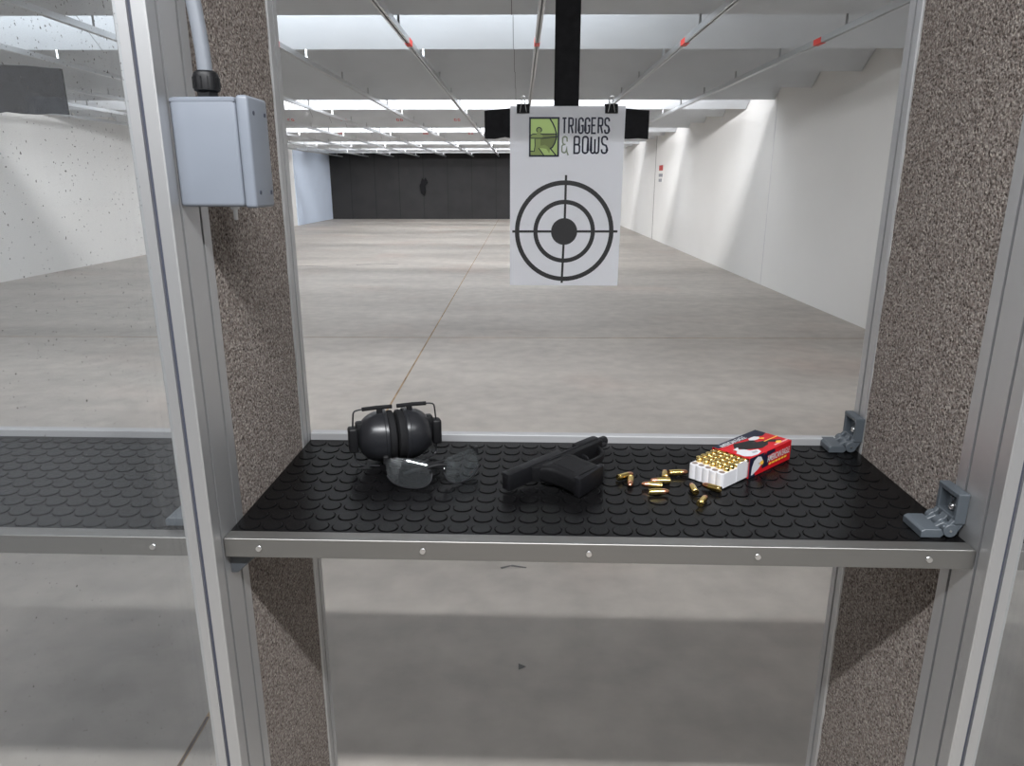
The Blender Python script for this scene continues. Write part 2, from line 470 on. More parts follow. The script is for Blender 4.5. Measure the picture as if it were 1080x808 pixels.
# ------------------------------------------------------------------ lights
def area(name, loc, rx, sx, sy, power, col, rz=0.0):
    l = bpy.data.lights.new(name, 'AREA'); l.shape = 'RECTANGLE'; l.size = sx; l.size_y = sy
    l.energy = power; l.color = col
    o = bpy.data.objects.new(name, l); COL.objects.link(o)
    o.location = loc; o.rotation_euler = (rx, 0, rz)
    return o
COLD = (.975, .975, 1.0)
for k, x0, x1, pw in ((-1, -5.8, 2.3, 165), (1, -6.2, .9, 96), (5, -5.6, 2.2, 330), (9, -5.8, 2.2, 330), (13, -6.4, 2.2, 300), (16, -6.4, 2.2, 200), (18, -6.4, 2.2, 80)):
    yb = Y0 + PITCH*(k-1)
    if k == -1: area('range_light', ((x0+x1)/2, yb-.03, C0+.11), math.radians(52), x1-x0, .07, pw, COLD)
    else: area('range_light', ((x0+x1)/2, yb-.10, C0+.17), math.radians(84), x1-x0, .07, pw, (.88, .94, 1.0) if k == 1 else COLD)
area('booth_light', W(.07, -.36, 2.49), 0, 2.4, .06, 120, (.97, .98, 1.0), YAW)

# ------------------------------------------------------------------ booth dividers
XI_L, XI_R = -.3636, .5025          # inner faces of our lane
TH = .032
PH = 2.40
def profile(w, d, nx, ny, nw=.0045, nd=.006, ch=.0012):
    """extrusion outline from (0,0) to (w,d), nx slots on the two w-faces, ny slots on the two d-faces"""
    p = [(ch, 0)]
    for c in nx: p += [(c-nw/2, 0), (c-nw/2, nd), (c+nw/2, nd), (c+nw/2, 0)]
    p += [(w-ch, 0), (w, ch)]
    for c in ny: p += [(w, c-nw/2), (w-nd, c-nw/2), (w-nd, c+nw/2), (w, c+nw/2)]
    p += [(w, d-ch), (w-ch, d)]
    for c in reversed(nx): p += [(c+nw/2, d), (c+nw/2, d-nd), (c-nw/2, d-nd), (c-nw/2, d)]
    p += [(ch, d), (0, d-ch)]
    for c in reversed(ny): p += [(0, c+nw/2), (nd, c+nw/2), (nd, c-nw/2), (0, c-nw/2)]
    p += [(0, ch)]
    return p
def make_divider(x):
    """x: left face of the divider"""
    r = bthing('booth_divider', '', 'divider', x, .715, 0, 0, 'carpeted dividers between lanes')
    fp = MB().prism(profile(TH, .084, [TH/2], [.021, .063]), 0, PH).build('front_post', M['alu'], r)
    s = MB(); s.box(TH/2-.0022, TH/2+.0022, .0035, .0058, .002, PH)
    for yy in (.021, .063):
        s.box(.0035, .0058, yy-.0022, yy+.0022, .002, PH); s.box(TH-.0058, TH-.0035, yy-.0022, yy+.0022, .002, PH)
    s.build('slot_cover', M['slot'], fp)
    rp = MB().prism(profile(TH, .037, [TH/2], [.0185]), 0, PH, mat=Matrix.Translation((0, .328, 0))).build('rear_post', M['alu'], r)
    s = MB()
    s.box(.0035, .0058, .3443, .3487, .002, PH); s.box(TH-.0058, TH-.0035, .3443, .3487, .002, PH)
    s.build('slot_cover', M['slot'], rp)
    # carpet-clad panel, with the white board edge left showing at the rear
    MB().box(.003, TH-.003, .084, .328, .02, PH-.02).build('panel_board', M['white'], r)
    c = MB()
    n = 90
    for side in (0, 1):
        t = bmesh.new()
        xs = .0012 if side == 0 else TH-.0012
        inner = .0035 if side == 0 else TH-.0035
        rows = []
        for i in range(n+1):
            z = .02 + (PH-.04)*i/n
            ye = .3235 + random.uniform(-.0012, .0012)
            rows.append([t.verts.new((inner, .0842, z)), t.verts.new((xs, .0842, z)), t.verts.new((xs, ye, z)), t.verts.new((inner, ye, z))])
        for a, b in zip(rows, rows[1:]):
            for q in range(3): t.faces.new((a[q], a[q+1], b[q+1], b[q]))
        bmesh.ops.recalc_face_normals(t, faces=t.faces)
        c.add(t)
    c.build('carpet', M['carpet'], r)
    # clear screen running back from the post between shooters
    MB().box(.0002, .0042, -1.15, -.0005, .02, PH).build('clear_screen', M['clear'], r)
    return r
div = make_divider(XI_L - TH)
div['label'] = 'carpeted lane divider carrying the grey switch box, left of the shelf'
d2 = copy_tree(div); d2.location = W(XI_R, .715, 0)
for q in d2.children:
    if q.name.startswith('clear_screen'): q.location.x = TH - .0044
d2['label'] = 'carpeted lane divider on the right side of the shelf, beside the grey hinges'

# ------------------------------------------------------------------ shelves
def make_shelf():
    """root: middle of the lane, front edge, mat level"""
    xc = (XI_L+XI_R)/2; hw = (XI_R-XI_L)/2 - .001
    r = bthing('booth_shelf', '', 'shelf', xc, .738, SH, 0, 'lane shelves')
    MB().box(-hw, hw, .018, .336, -.022, -.0045).build('board', M['board'], r)
    MB().box(-hw, hw, 0, .0195, -.0245, -.0005, .0005, 1).build('front_trim', M['alu_trim'], r)
    MB().box(-hw, hw, .334, .350, -.022, .0105, .001, 1).build('back_trim', M['trim'], r)
    m = MB(); m.box(-hw, hw, .0198, .3336, -.0045, -.0022)
    pitch = .0282; nx = int(2*hw/pitch); ny = int(.312/pitch)
    t = bmesh.new(); n = 24
    gx0, gy0 = -hw + .004, .0205; gx1, gy1 = gx0 + nx*pitch, gy0 + ny*pitch; zb = -.001
    for i in range(nx):
        for j in range(ny):
            cx = gx0 + (i+.5)*pitch; cy = gy0 + (j+.5)*pitch
            rings = []
            sq = []
            for q in range(n):
                c_, s_ = math.cos(2*PI*q/n), math.sin(2*PI*q/n); k = pitch/2/max(abs(c_), abs(s_))
                sq.append(t.verts.new((cx+c_*k, cy+s_*k, zb)))
            rings.append(sq)
            for r_, z_ in ((.0127, zb), (.0123, -.0019), (.0118, -.0019), (.0114, -.0002), (.0108, 0)):  # groove added around each disc so its outline falls dark
                rings.append([t.verts.new((cx+r_*math.cos(2*PI*q/n), cy+r_*math.sin(2*PI*q/n), z_)) for q in range(n)])
            for a, b in zip(rings, rings[1:]):
                for q in range(n):
                    w_ = (q+1) % n; t.faces.new((a[q], a[w_], b[w_], b[q]))
            t.faces.new(rings[-1])
    for (xa, xb, ya, yb_) in ((-hw, gx0, .0198, .3336), (gx1, hw, .0198, .3336), (gx0, gx1, .0198, gy0), (gx0, gx1, gy1, .3336)):
        t.faces.new([t.verts.new((x_, y_, zb)) for x_, y_ in ((xa, ya), (xb, ya), (xb, yb_), (xa, yb_))])
    t.normal_update()
    for f_ in t.faces:
        if f_.normal.z < 0: f_.normal_flip()
    m.add(t); m.build('rubber_mat', M['rubber'], r)
    for q in range(5):
        sx = -.391 + .193*q
        s = MB(); s.lathe([(0, .0), (.0024, 0), (.0032, -.0012)], 14, mat=Matrix.Translation((sx, -.0012, -.0125)) @ Matrix.Rotation(PI/2, 4, 'X') @ Matrix.Scale(-1, 4, (0, 0, 1)))
        s.lathe([(.0032, 0), (.0027, .0006), (.0014, .0007), (.0012, .0001), (0, .0001)], 14, mat=Matrix.Translation((sx, 0, -.0125)) @ Matrix.Rotation(PI/2, 4, 'X'))
        s.build('screw', M['steel'], r, True)
    return r
shelf = make_shelf()
shelf['label'] = 'black rubber-topped shelf with aluminium edge holding the pistol and ear defenders'
sl = copy_tree(shelf); sl.location = W((XI_L+XI_R)/2 - LANE - .0015, .738, SH)
sl['label'] = 'empty dusty rubber-topped shelf of the neighbouring lane, left of the switch box divider'
sr = copy_tree(shelf); sr.location = W((XI_L+XI_R)/2 + LANE + .0015, .738, SH)
sr['label'] = 'sliver of the next lane shelf right of the right divider'

# support bracket under the left end
br = bthing('shelf_bracket', 'dark triangular bracket under the left end of the shelf', 'bracket', XI_L, .750, SH-.0225)
MB().prism([(0, 0), (.036, 0), (.036, -.004), (.008, -.030), (0, -.030)], 0, .045, .0008, 1, mat=Matrix(((1,0,0,0),(0,0,1,0),(0,1,0,0),(0,0,0,1)))).build('gusset', M['bracket'], br)

# ------------------------------------------------------------------ hinges
def make_hinge():
    """root at the pivot line on the mat; +x towards the post"""
    r = bthing('folding_bracket', '', 'hinge', .484, .766, SH, 0, 'grey folding brackets of the shelves')
    L = .050
    XZ = Matrix(((1,0,0,0),(0,0,-1,0),(0,1,0,0),(0,0,0,1)))   # drawing plane to XZ, pushed towards -y
    def side(pts, y0, y1, bev=.0008): return lambda b: b.prism(pts, -y1, -y0, bev, 1, mat=XZ)
    # lying leaf
    b = MB()
    leaf = [(-.0385, .0), (-.012, .0), (-.0075, .005), (-.012, .0125), (-.034, .0125), (-.0385, .0095)]
    side(leaf, 0, L)(b)
    for y0, y1 in ((.010, .018), (.032, .040)):
        side([(-.016, .0124), (-.010, .004), (-.002, .004), (.004, .0165), (-.004, .019)], y0, y1)(b)
    b.build('lying_leaf', M['hinge'], r)
    # upright leaf: a block with a recess open towards the lane
    u = MB()
    x0, x1 = .0035, .0183
    u.box(x0+.010, x1-.0004, .0006, L-.0006, .0206, .0634)
    u.box(x0, x1, 0, .007, .0203, .0637, .0012, 1); u.box(x0, x1, L-.007, L, .0203, .0637, .0012, 1)
    u.box(x0-.0002, x1+.0001, -.0003, L+.0003, .056, .064, .0012, 1); u.box(x0+.0002, x1-.0002, .0004, L-.0004, .0195, .028, .0012, 1)
    for y0, y1 in ((.0015, .0095), (.0185, .0315), (.0405, L-.0015)):
        side([(-.006, .006), (.002, .001), (.0095, .006), (.0180, .021), (.0180, .026), (.0039, .026), (-.003, .017)], y0, y1)(u)
    u.build('upright_leaf', M['hinge'], r)
    k = MB()
    for y0, y1 in ((-.0006, .0096), (.0184, .0316), (.0404, L+.0006)):
        k.lathe([(.0088, y0), (.0096, y0+.0008), (.0096, y1-.0008), (.0088, y1)], 24, mat=Matrix.Translation((0, 0, .0105)) @ Matrix.Rotation(-PI/2, 4, 'X'))
    k.build('knuckle', M['hinge'], r, True)
    p = MB().lathe([(0, -.0018), (.0016, -.0014), (.0019, -.0004), (.0019, L+.001)], 12, mat=Matrix.Translation((0, 0, .0105)) @ Matrix.Rotation(-PI/2, 4, 'X'))
    p.build('pin', M['steel'], r, True)
    for yy, zz, q in ((.025, .036, 1.0), (.025, .048, .7)):
        s = MB().lathe([(0, .0045), (.0018, .0045), (.0022, .003), (.0048*q, .0042), (.0055*q, .003), (.0055*q, 0)], 18, mat=Matrix.Translation((x0+.0102, yy, zz)) @ Matrix.Rotation(-PI/2, 4, 'Y'))
        s.build('bolt', M['steel'] if q == 1 else M['hinge'], r, True)
    return r
hg = make_hinge(); hg.scale = (.86, .86, .86); hg.location = W(.4866, .766, SH); hg['label'] = 'grey plastic hinge bracket at the front right corner of the shelf'
h2 = copy_tree(hg); h2.location = W(.4866, 1.038, SH); h2['label'] = 'grey plastic hinge bracket at the far right corner of the shelf'
h3 = copy_tree(hg); h3.location = W(.4866-LANE-.0015, .766, SH); h3['label'] = 'grey plastic hinge bracket on the left lane shelf, half hidden by the divider post'

# ------------------------------------------------------------------ switch box
bx = bthing('switch_box', 'pale grey electrical switch box on the left divider post, fed from above', 'switch box', XI_L+.0005, .735, CZ-.0235)
b = MB(); b.box(0, .0665, .0, .050, 0, .1055, .004, 3)
b.box(.001, .066, -.0004, .002, .1005, .1040, .0004, 1)
b.build('body', M['box'], bx, True)
lid = MB(); lid.box(.067, .0795, -.0012, .0515, -.0012, .1068, .0035, 3)
lo = lid.build('lid', M['box'], bx, True)
for yy in (.012, .042):
    for zz in (.014, .091):
        MB().lathe([(.0022, 0), (.0022, .0006), (.0012, .0006), (.0012, .0001), (0, .0001)], 12, mat=Matrix.Translation((.0795, yy, zz)) @ Matrix.Rotation(PI/2, 4, 'Y')).build('lid_screw', M['slot'], lo, True)
g = MB()
g.lathe([(.0105, 0), (.0105, .006), (.0098, .0065)], 6, mat=Matrix.Translation((.030, .024, .1056)))
g.lathe([(.0095, .006), (.0125, .0075), (.0125, .021), (.0115, .024), (.0088, .026), (.0075, .026)], 20, mat=Matrix.Translation((.030, .024, .1056)))
for q in range(12):
    a = 2*PI*q/12
    g.box(-.0006, .0006, .0118, .0132, .009, .020, mat=Matrix.Translation((.030, .024, .1056)) @ Matrix.Rotation(a, 4, 'Z'))
g.build('cable_gland', M['black'], bx, True)
MB().tube([(.030, .024, .128), (.029, .024, .16), (.024, .024, .21), (.018, .024, .27), (.013, .024, .36), (.0095, .024, .50), (.0095, .024, .95)], .0073, 14, 1).build('cable', M['cable'], bx, True)
MB().lathe([(.0045, 0), (.0045, -.003), (.0024, -.0035), (.0021, -.014), (0, -.0148)], 14, mat=Matrix.Translation((.046, .024, -.0)),).build('toggle', M['steel'], bx, True)

# ------------------------------------------------------------------ target holder and paper target
def xz(pts, y): return [(p[0], y, p[1]) for p in pts]
TX, TY = .1135, 1.835
hol = thing('target_hanger', 'black strap and crosspiece holding the paper target', 'target holder', (TX, TY, CZ+.105), 0, 'black target hangers')
MB().box(-.031, .029, .004, .012, .02, .74, .002, 1).build('strap', M['dark_cloth'], hol)
cb = bmesh.new(); N = 16
front = []; 
for i in range(N+1):
    u = -.2 + .4*i/N
    sag = .012*(1-(abs(u)/.2)**1.6)
    ta, tb = .064 + sag*.9 + random.uniform(-.0006, .0006), -.001 + random.uniform(-.0012, .0012) + .003*(i % 5 == 2)
    front.append([cb.verts.new((u, y_, z_)) for (y_, z_) in ((.0, tb), (.0, ta), (.004, ta), (.004, tb))])
for a, c in zip(front, front[1:]):
    for q in range(4): cb.faces.new((a[q], a[(q+1) % 4], c[(q+1) % 4], c[q]))
cb.faces.new(front[0]); cb.faces.new(front[-1]); bmesh.ops.recalc_face_normals(cb, faces=cb.faces)
t = MB(); t.add(cb); t.build('crosspiece', M['dark_cloth'], hol)
tr = MB(); tr.box(-.028, .026, -.02, .03, .735, .755, .003, 1); tr.box(-.004, .002, -.012, .012, .75, .775)
tr.build('trolley', M['alu'], hol)

nb = copy_tree(hol); nb.location = W(-.928, 1.15, CZ+.104); nb.rotation_euler = (0, 0, YAW)
nb['label'] = 'hazed black crosspiece of the next lane target holder, seen through the left screen'
for ch in nb.children:
    if ch.name.startswith('crosspiece'):
        ch.data = ch.data.copy(); ch.data.materials[0] = M['hazed_board']

# the sheet: local x right, z up, origin at its top middle
PW, PHT = .279, .432
pt = thing('hanging_paper_target', 'white paper target with black rings and green archer emblem', 'target', (TX+.002, TY-.003, CZ+.1785))
pt.rotation_euler = (0, 0, 0)
def sheet_y(x, z):
    return -.0035 - .010*(x/.14)*(-z/.43)*.35 - .012*((-z)/.43)**2*.4
sb = bmesh.new(); nx_, nz_ = 14, 20; gv = []
for j in range(nz_+1):
    row = []
    for i in range(nx_+1):
        x = -PW/2 + PW*i/nx_; z = -PHT*j/nz_
        wv = x + .004*(-z/PHT)*(1 if x > 0 else .2)*-1
        row.append(sb.verts.new((wv, sheet_y(wv, z), z)))
    gv.append(row)
for j in range(nz_):
    for i in range(nx_): sb.faces.new((gv[j][i], gv[j+1][i], gv[j+1][i+1], gv[j][i+1]))
bmesh.ops.solidify(sb, geom=sb.faces[:], thickness=.0004)
t = MB(); t.add(sb); t.build('sheet', M['paper'], pt, True)
def P(px, py, lift=.0006):
    """a printed point; px, py count thousandths of the sheet width from its top left corner"""
    x = (px-500)/1000*PW; z = -py/1000*PW
    return (x, sheet_y(x, z) - lift, z)
def ring(cx, cy, r0, r1, lift=.0007, n=64):
    b = MB()
    for i in range(n):
        a0, a1 = 2*PI*i/n, 2*PI*(i+1)/n
        pts = [P(cx+r*math.cos(a), cy+r*math.sin(a), lift) for r, a in ((r0, a0), (r1, a0), (r1, a1), (r0, a1))]
        if r0 == 0: pts = pts[1:]if i else pts[1:]
        b.poly(pts if r0 else [P(cx, cy, lift), pts[0], pts[1]])
    return b
def stroke(b, pts, w, lift=.0007, cl=False):
    """a ribbon along points of the printed sheet"""
    pts = [Vector(p) for p in pts]
    if cl: pts = pts + [pts[0]]
    n = len(pts); L, R = [], []
    for i, p in enumerate(pts):
        a = (pts[i]-pts[i-1]) if i else (pts[-1]-pts[-2] if cl else pts[1]-pts[0])
        c = (pts[i+1]-pts[i]) if i < n-1 else (pts[1]-pts[0] if cl else pts[-1]-pts[-2])
        a = a.normalized(); c = c.normalized()
        d = (a+c)
        d = d.normalized() if d.length > 1e-3 else c
        nn = Vector((-d.y, d.x)); k = min(1.6, 1/max(.3, abs(nn.dot(Vector((-c.y, c.x))))))
        L.append(p + nn*w/2*k); R.append(p - nn*w/2*k)
    for i in range(n-1):
        b.poly([P(*L[i], lift), P(*R[i], lift), P(*R[i+1], lift), P(*L[i+1], lift)])
    return b
RCX, RCY = 487, 1062
MB_ = ring(RCX, RCY, 405, 445).build('outer_ring', M['ink'], pt)
ring(RCX, RCY, 240, 278).build('inner_ring', M['ink'], pt)
ring(RCX, RCY, 0, 118).build('bullseye', M['ink'], pt)
ch = MB()
stroke(ch, [(RCX-488+20, RCY), (RCX+480, RCY-2)], 20, .0009); stroke(ch, [(RCX+8, RCY-490), (RCX+4, RCY-100), (RCX-14, RCY+462)], 20, .0011)
ch.build('crosshair', M['ink'], pt)
# emblem: 0..1 across, 0..1 down
EX0, EX1, EY0, EY1 = 166, 428, 90, 417
def E_(u, v): return (EX0 + (EX1-EX0)*u, EY0 + (EY1-EY0)*v)
eb = MB(); eb.poly([P(*E_(u, v), .0007) for u, v in ((0, 0), (0, 1), (1, 1), (1, 0))])
em = eb.build('emblem', M['green'], pt)
d = MB()
bowpts = [(.68, .03), (.78, .15), (.86, .28), (.91, .42), (.91, .52), (.86, .65), (.78, .76), (.70, .80)]
d.poly([P(*E_(u, v), .0010) for u, v in [(.38, .43), (.91, .42), (.91, .52), (.86, .65), (.78, .76), (.70, .82), (.62, .74), (.52, .70), (.38, .74)]])
d.build('bow_shade', M['olive'], em)
d = MB()
d.poly([P(*E_(u, v), .0013) for u, v in [(.04, .47), (.12, .42), (.24, .42), (.27, .36), (.24, .29), (.28, .26), (.36, .26), (.41, .30), (.39, .37), (.42, .43), (.46, .48), (.44, .52), (.38, .55), (.38, .72), (.52, .70), (.62, .74), (.70, .82), (.68, .92), (.58, .80), (.44, .78), (.32, .78), (.44, .92), (.50, .97), (.03, .97), (.06, .84), (.16, .85), (.20, .70), (.19, .54), (.06, .53)]])
d.build('archer', M['midgreen'], em)
d = MB()
stroke(d, [E_(u, v) for u, v in bowpts], 11, .0016)
stroke(d, [E_(u, v) for u, v in ((.70, .78), (.92, .98))], 10, .0016)
stroke(d, [E_(u, v) for u, v in ((.38, .42), (.91, .42))], 7, .0016)
stroke(d, [E_(u, v) for u, v in ((.06, .53), (.46, .53), (.95, .49))], 7, .0016)
stroke(d, [E_(u, v) for u, v in ((.32, .78), (.40, .86), (.50, .97))], 8, .0016)
stroke(d, [E_(u, v) for u, v in ((.05, .86), (.17, .86), (.20, .72), (.19, .55))], 7, .0016)
stroke(d, [E_(.33+.085*math.cos(a), .32+.062*math.sin(a)) for a in [PI*.75+i*PI*1.5/14 for i in range(15)]], 8, .0016)
stroke(d, [E_(u, v) for u, v in ((.05, .46), (.13, .42), (.24, .42))], 7, .0016)
stroke(d, [E_(.025, .02), E_(.025, .98), E_(.975, .98), E_(.975, .02)], 15, .0016, True)
d.build('outline', M['navy'], em)
# lettering drawn as strokes in a 0..1 box (x right, y down)
def arc(cx, cy, rx, ry, a0, a1, n=7):
    return [(cx+rx*math.cos(math.radians(a0+(a1-a0)*i/n)), cy+ry*math.sin(math.radians(a0+(a1-a0)*i/n))) for i in range(n+1)]
GL = {
 'T': [[(0, 0), (1, 0)], [(.5, 0), (.5, 1)]],
 'R': [[(0, 1), (0, 0), (.55, 0)] + arc(.6, .13, .4, .13, -90, 0) + [(1, .36)] + arc(.6, .38, .4, .12, 0, 90) + [(.05, .5)], [(.55, .5), (1, 1)]],
 'I': [[(.5, 0), (.5, 1)]],
 'G': [[(1, .24)] + arc(.5, .15, .5, .15, 0, -180) + [(0, .85)] + arc(.5, .85, .5, .15, 180, 0) + [(1, .5), (.55, .5)]],
 'E': [[(1, 0), (0, 0), (0, 1), (1, 1)], [(0, .48), (.8, .48)]],
 'S': [[(1, .22)] + arc(.5, .14, .5, .14, 0, -180) + [(0, .32), (.2, .46), (.8, .54), (1, .68), (1, .86)] + arc(.5, .86, .5, .14, 0, 180) + [(0, .76)]],
 'B': [[(0, 0), (.55, 0)] + arc(.6, .13, .35, .13, -90, 0) + [(.95, .33)] + arc(.6, .36, .35, .12, 0, 90) + [(.1, .48)], [(.6, .48)] + arc(.6, .62, .4, .14, -90, 0) + [(1, .85)] + arc(.6, .86, .4, .14, 0, 90) + [(0, 1), (0, 0)]],
 'O': [arc(.5, .15, .5, .15, -180, 0) + [(1, .85)] + arc(.5, .85, .5, .15, 0, 180) + [(0, .15)]],
 'W': [[(0, 0), (0, .87)] + arc(.25, .87, .25, .13, 180, 0) + [(.5, .15)], [(.5, .87)] + arc(.75, .87, .25, .13, 180, 0) + [(1, 0)]],
 '&': [[(.9, .30)] + arc(.5, .13, .38, .13, 20, -200) + [(.14, .36), (.34, .47), (.62, .47)], [(.34, .47)] + arc(.45, .62, .42, .15, -110, -180) + [(.03, .82)] + arc(.4, .83, .37, .14, 180, 20) + [(.86, .6), (.86, .9), (1.1, 1.12)]],
}
def word(b, s, x0, x1, y0, y1, w, widths=None):
    tot = sum((widths or {}).get(c, 1) for c in s); gap = .60
    unit = (x1-x0)/(tot + gap*(len(s)-1)); x = x0
    for c in s:
        ww = (widths or {}).get(c, 1)*unit
        for pl in GL[c]: stroke(b, [(x+u*ww, y0+v*(y1-y0)) for u, v in pl], w)
        x += ww + gap*unit
lt = MB()
word(lt, 'TRIGGERS', 455, 860, 98, 222, 14.5, {'I': .25})
word(lt, 'BOWS', 562, 848, 250, 388, 15.5, {'W': 1.45})
lt.build('lettering', M['navy'], pt)
am = MB(); word(am, '&', 452, 505, 250, 388, 12); am.build('ampersand', M['grout'], pt)

# binder clips
def make_clip(x, label):
    r = thing('binder_clip', label, 'clip', (pt.location.x+x, TY-.003, CZ+.1785), 0, 'binder clips on the target')
    b = MB()
    b.prism([(-.0075, -.016), (-.0062, -.0165), (-.0030, .0035), (.0095, .0035), (.0125, -.0165), (.0138, -.016), (.0110, .0052), (-.0045, .0052)], -.0155, .0155,
            mat=Matrix(((0,0,1,0),(1,0,0,0),(0,1,0,0),(0,0,0,1))))
    b.build('jaw', M['clip'], r)
    for sgn, y0 in ((-1, -.0065), (1, .0118)):
        MB().tube([(-.008, y0, -.014), (-.0055, y0-.001*sgn*-1, .0), (-.0025, y0+.002*sgn, .012), (-.006, y0+.003*sgn, .019), (0, y0+.004*sgn, .023), (.006, y0+.003*sgn, .019), (.0025, y0+.002*sgn, .012), (.0055, y0, .0), (.008, y0, -.014)], .0009, 8, 2).build('wire_handle', M['steel'], r, True)
    return r
make_clip(-.108, 'black binder clip at the left top edge of the paper target')
make_clip(.105, 'black binder clip at the right top edge of the paper target')

# ------------------------------------------------------------------ sign on the right wall
sg = thing('wall_sign', 'small white notice with red heading on the right white wall', 'sign', (XR, 18.4, CZ-.0))
MB().box(-.012, -.001, 0, .62, 0, .44, .002, 1).build('plate', M['wall'], sg)
MB().box(-.014, -.0115, .06, .56, .30, .43).build('heading', M['signred'], sg)
for z0, a, c in ((.15, .06, .58), (.03, .14, .56)):
    t = MB()
    for q in range(5): t.box(-.014, -.0115, a+(c-a)*q/5, a+(c-a)*(q+.82)/5, z0, z0+.075)
    t.build('text_line', M['signgrey'], sg)

# ------------------------------------------------------------------ ear defenders
em_ = bthing('ear_defenders', 'dark grey folded ear defenders lying on the shelf', 'ear defenders', -.2065, .987, SH, math.radians(21))
RX = Matrix.Rotation(PI/2, 4, 'Y')
def cupside(s):
    flip = Matrix.Scale(s, 4, (1, 0, 0))
    T = flip @ Matrix.Translation((0, 0, .0405)) @ RX @ Matrix.Diagonal((1.03, 1.0, 1, 1))
    prof = [(.0372, .0125), (.0385, .0135), (.0385, .0175), (.0375, .0185)]
    for i in range(1, 11):
        a = PI/2*i/11
        prof.append((.0372*math.cos(a)**.8, .0185 + .0365*math.sin(a)))
    prof.append((0, .0552))
    cup = MB().lathe(prof, 40, mat=T); bmesh.ops.recalc_face_normals(cup.bm, faces=cup.bm.faces)
    c = cup.build('ear_cup', M['cup'], em_, True)
    cu = MB().lathe([(.020, .0005), (.031, .0005), (.0355, .003), (.0362, .0065), (.0352, .0105), (.0365, .0125), (.02, .0125)], 40, mat=T)
    bmesh.ops.recalc_face_normals(cu.bm, faces=cu.bm.faces)
    cu.build('cushion', M['foam'], em_, True)
    y = MB(); y.box(s*.046 if s > 0 else s*.057, s*.057 if s > 0 else s*.046, -.008, .008, .028, .066, .003, 2)
    y.build('pivot_block', M['black'], em_, True)
    k = MB(); k.box(min(s*.055, s*.0685), max(s*.055, s*.0685), -.013, .005, .022, .060, .0035, 3)
    k.build('slider', M['black'], em_, True)
    w = MB(); yy = -.004
    w.tube([(s*.0615, yy, .058), (s*.0600, yy, .078), (s*.0585, yy, .0835), (s*.053, yy, .085), (s*.045, yy, .0855)], .0012, 8, 1)
    w.build('wire_arm', M['wire'], em_, True); w = MB()
    w.tube([(s*.0615, yy, .024), (s*.0600, yy, .010), (s*.0585, yy-.002, .0045), (s*.050, yy-.008, .0022), (s*.028, yy-.016, .0022)], .0012, 8, 1)
    w.build('wire_arm', M['wire'], em_, True)
    MB().tube([(s*.047, yy, .0855), (s*.026, yy, .0862), (s*.0035, yy, .0858)], .0030, 12).build('band_pad', M['foam'], em_, True)
    st = MB(); st.box(min(s*.018, s*.026), max(s*.018, s*.026), yy-.003, yy+.003, .077, .086, .001, 1)
    st.build('pad_clip', M['black'], em_)
cupside(-1); cupside(1)

# ------------------------------------------------------------------ safety glasses
gl = bthing('safety_glasses', 'clear wraparound safety glasses in front of the ear defenders', 'safety glasses', -.128, .886, SH, math.radians(20))
def lens_pt(x, t):
    """x across, t 0 bottom .. 1 top: a wrapped, reclined sheet"""
    z = .0012 + .036*t
    y = 7.5*x*x + .020*t - .010*t*(1-t)
    return Vector((x, y, z))
def lens(s):
    b = bmesh.new(); nu, nv = 20, 10; rows = []
    for j in range(nv+1):
        v = j/nv; row = []
        for i in range(nu+1):
            u = i/nu
            # rounded outline
            k = 1 - abs(2*u-1)**2.6
            lo = .5 - .5*k**.55 if u < .5 else .5 - .5*max(k, .05)**.35
            hi = .5 + .5*max(k, .0)**.30 if u < .5 else .5 + .5*max(k, .10)**.25
            row.append(b.verts.new(lens_pt(s*(.008+.057*u), lo+(hi-lo)*v)))
        rows.append(row)
    for j in range(nv):
        for i in range(nu): b.faces.new((rows[j][i], rows[j][i+1], rows[j+1][i+1], rows[j+1][i]))
    bmesh.ops.remove_doubles(b, verts=b.verts, dist=1e-5)
    bmesh.ops.recalc_face_normals(b, faces=b.faces)
    bmesh.ops.solidify(b, geom=b.faces[:], thickness=.0016)
    m = MB(); m.add(b); o = m.build('lens', M['lens'], gl, True)
    # lower rim bead
    rim = [lens_pt(s*(.008+.057*i/nu), (.5 - .5*(1-abs(2*i/nu-1)**2.6)**.55 if i/nu < .5 else .5-.5*max(1-abs(2*i/nu-1)**2.6, .05)**.35)) for i in range(nu+1)]
    rim = [p + Vector((0, -.0006, .0004)) for p in rim]
    MB().tube(rim, .0011, 8).build('rim', M['wire'], o, True)
    # temple arm folded behind
    a = MB()
    e = lens_pt(s*.064, .82)
    pts = [e, e+Vector((-s*.004, .006, -.002)), Vector((s*.050, .058, .022)), Vector((0, .052+(.006 if s > 0 else 0), .012)), Vector((-s*.040, .048+(.006 if s > 0 else 0), .0045))]
    a.tube(pts, [.0028, .0028, .0026, .0024, .0030], 8, 2)
    a.build('temple', M['foam'], gl, True)
    h = MB(); h.box(-.0035, .0035, -.003, .004, -.006, .006, .001, 1, mat=Matrix.Translation(e+Vector((0, .002, 0))))
    h.build('temple_joint', M['black'], gl)
lens(-1); lens(1)
bd = MB()
bd.tube([lens_pt(-.013, .72), lens_pt(0, .80)+Vector((0, -.002, 0)), lens_pt(.013, .72)], .0028, 8, 2)
bd.tube([lens_pt(-.010, .60), lens_pt(-.0095, .42)+Vector((0, .004, 0)), lens_pt(-.013, .20)+Vector((0, .007, 0))], .0022, 8, 1)
bd.tube([lens_pt(.010, .60), lens_pt(.0095, .42)+Vector((0, .004, 0)), lens_pt(.013, .20)+Vector((0, .007, 0))], .0022, 8, 1)
bd.build('nose_bridge', M['black'], gl, True)

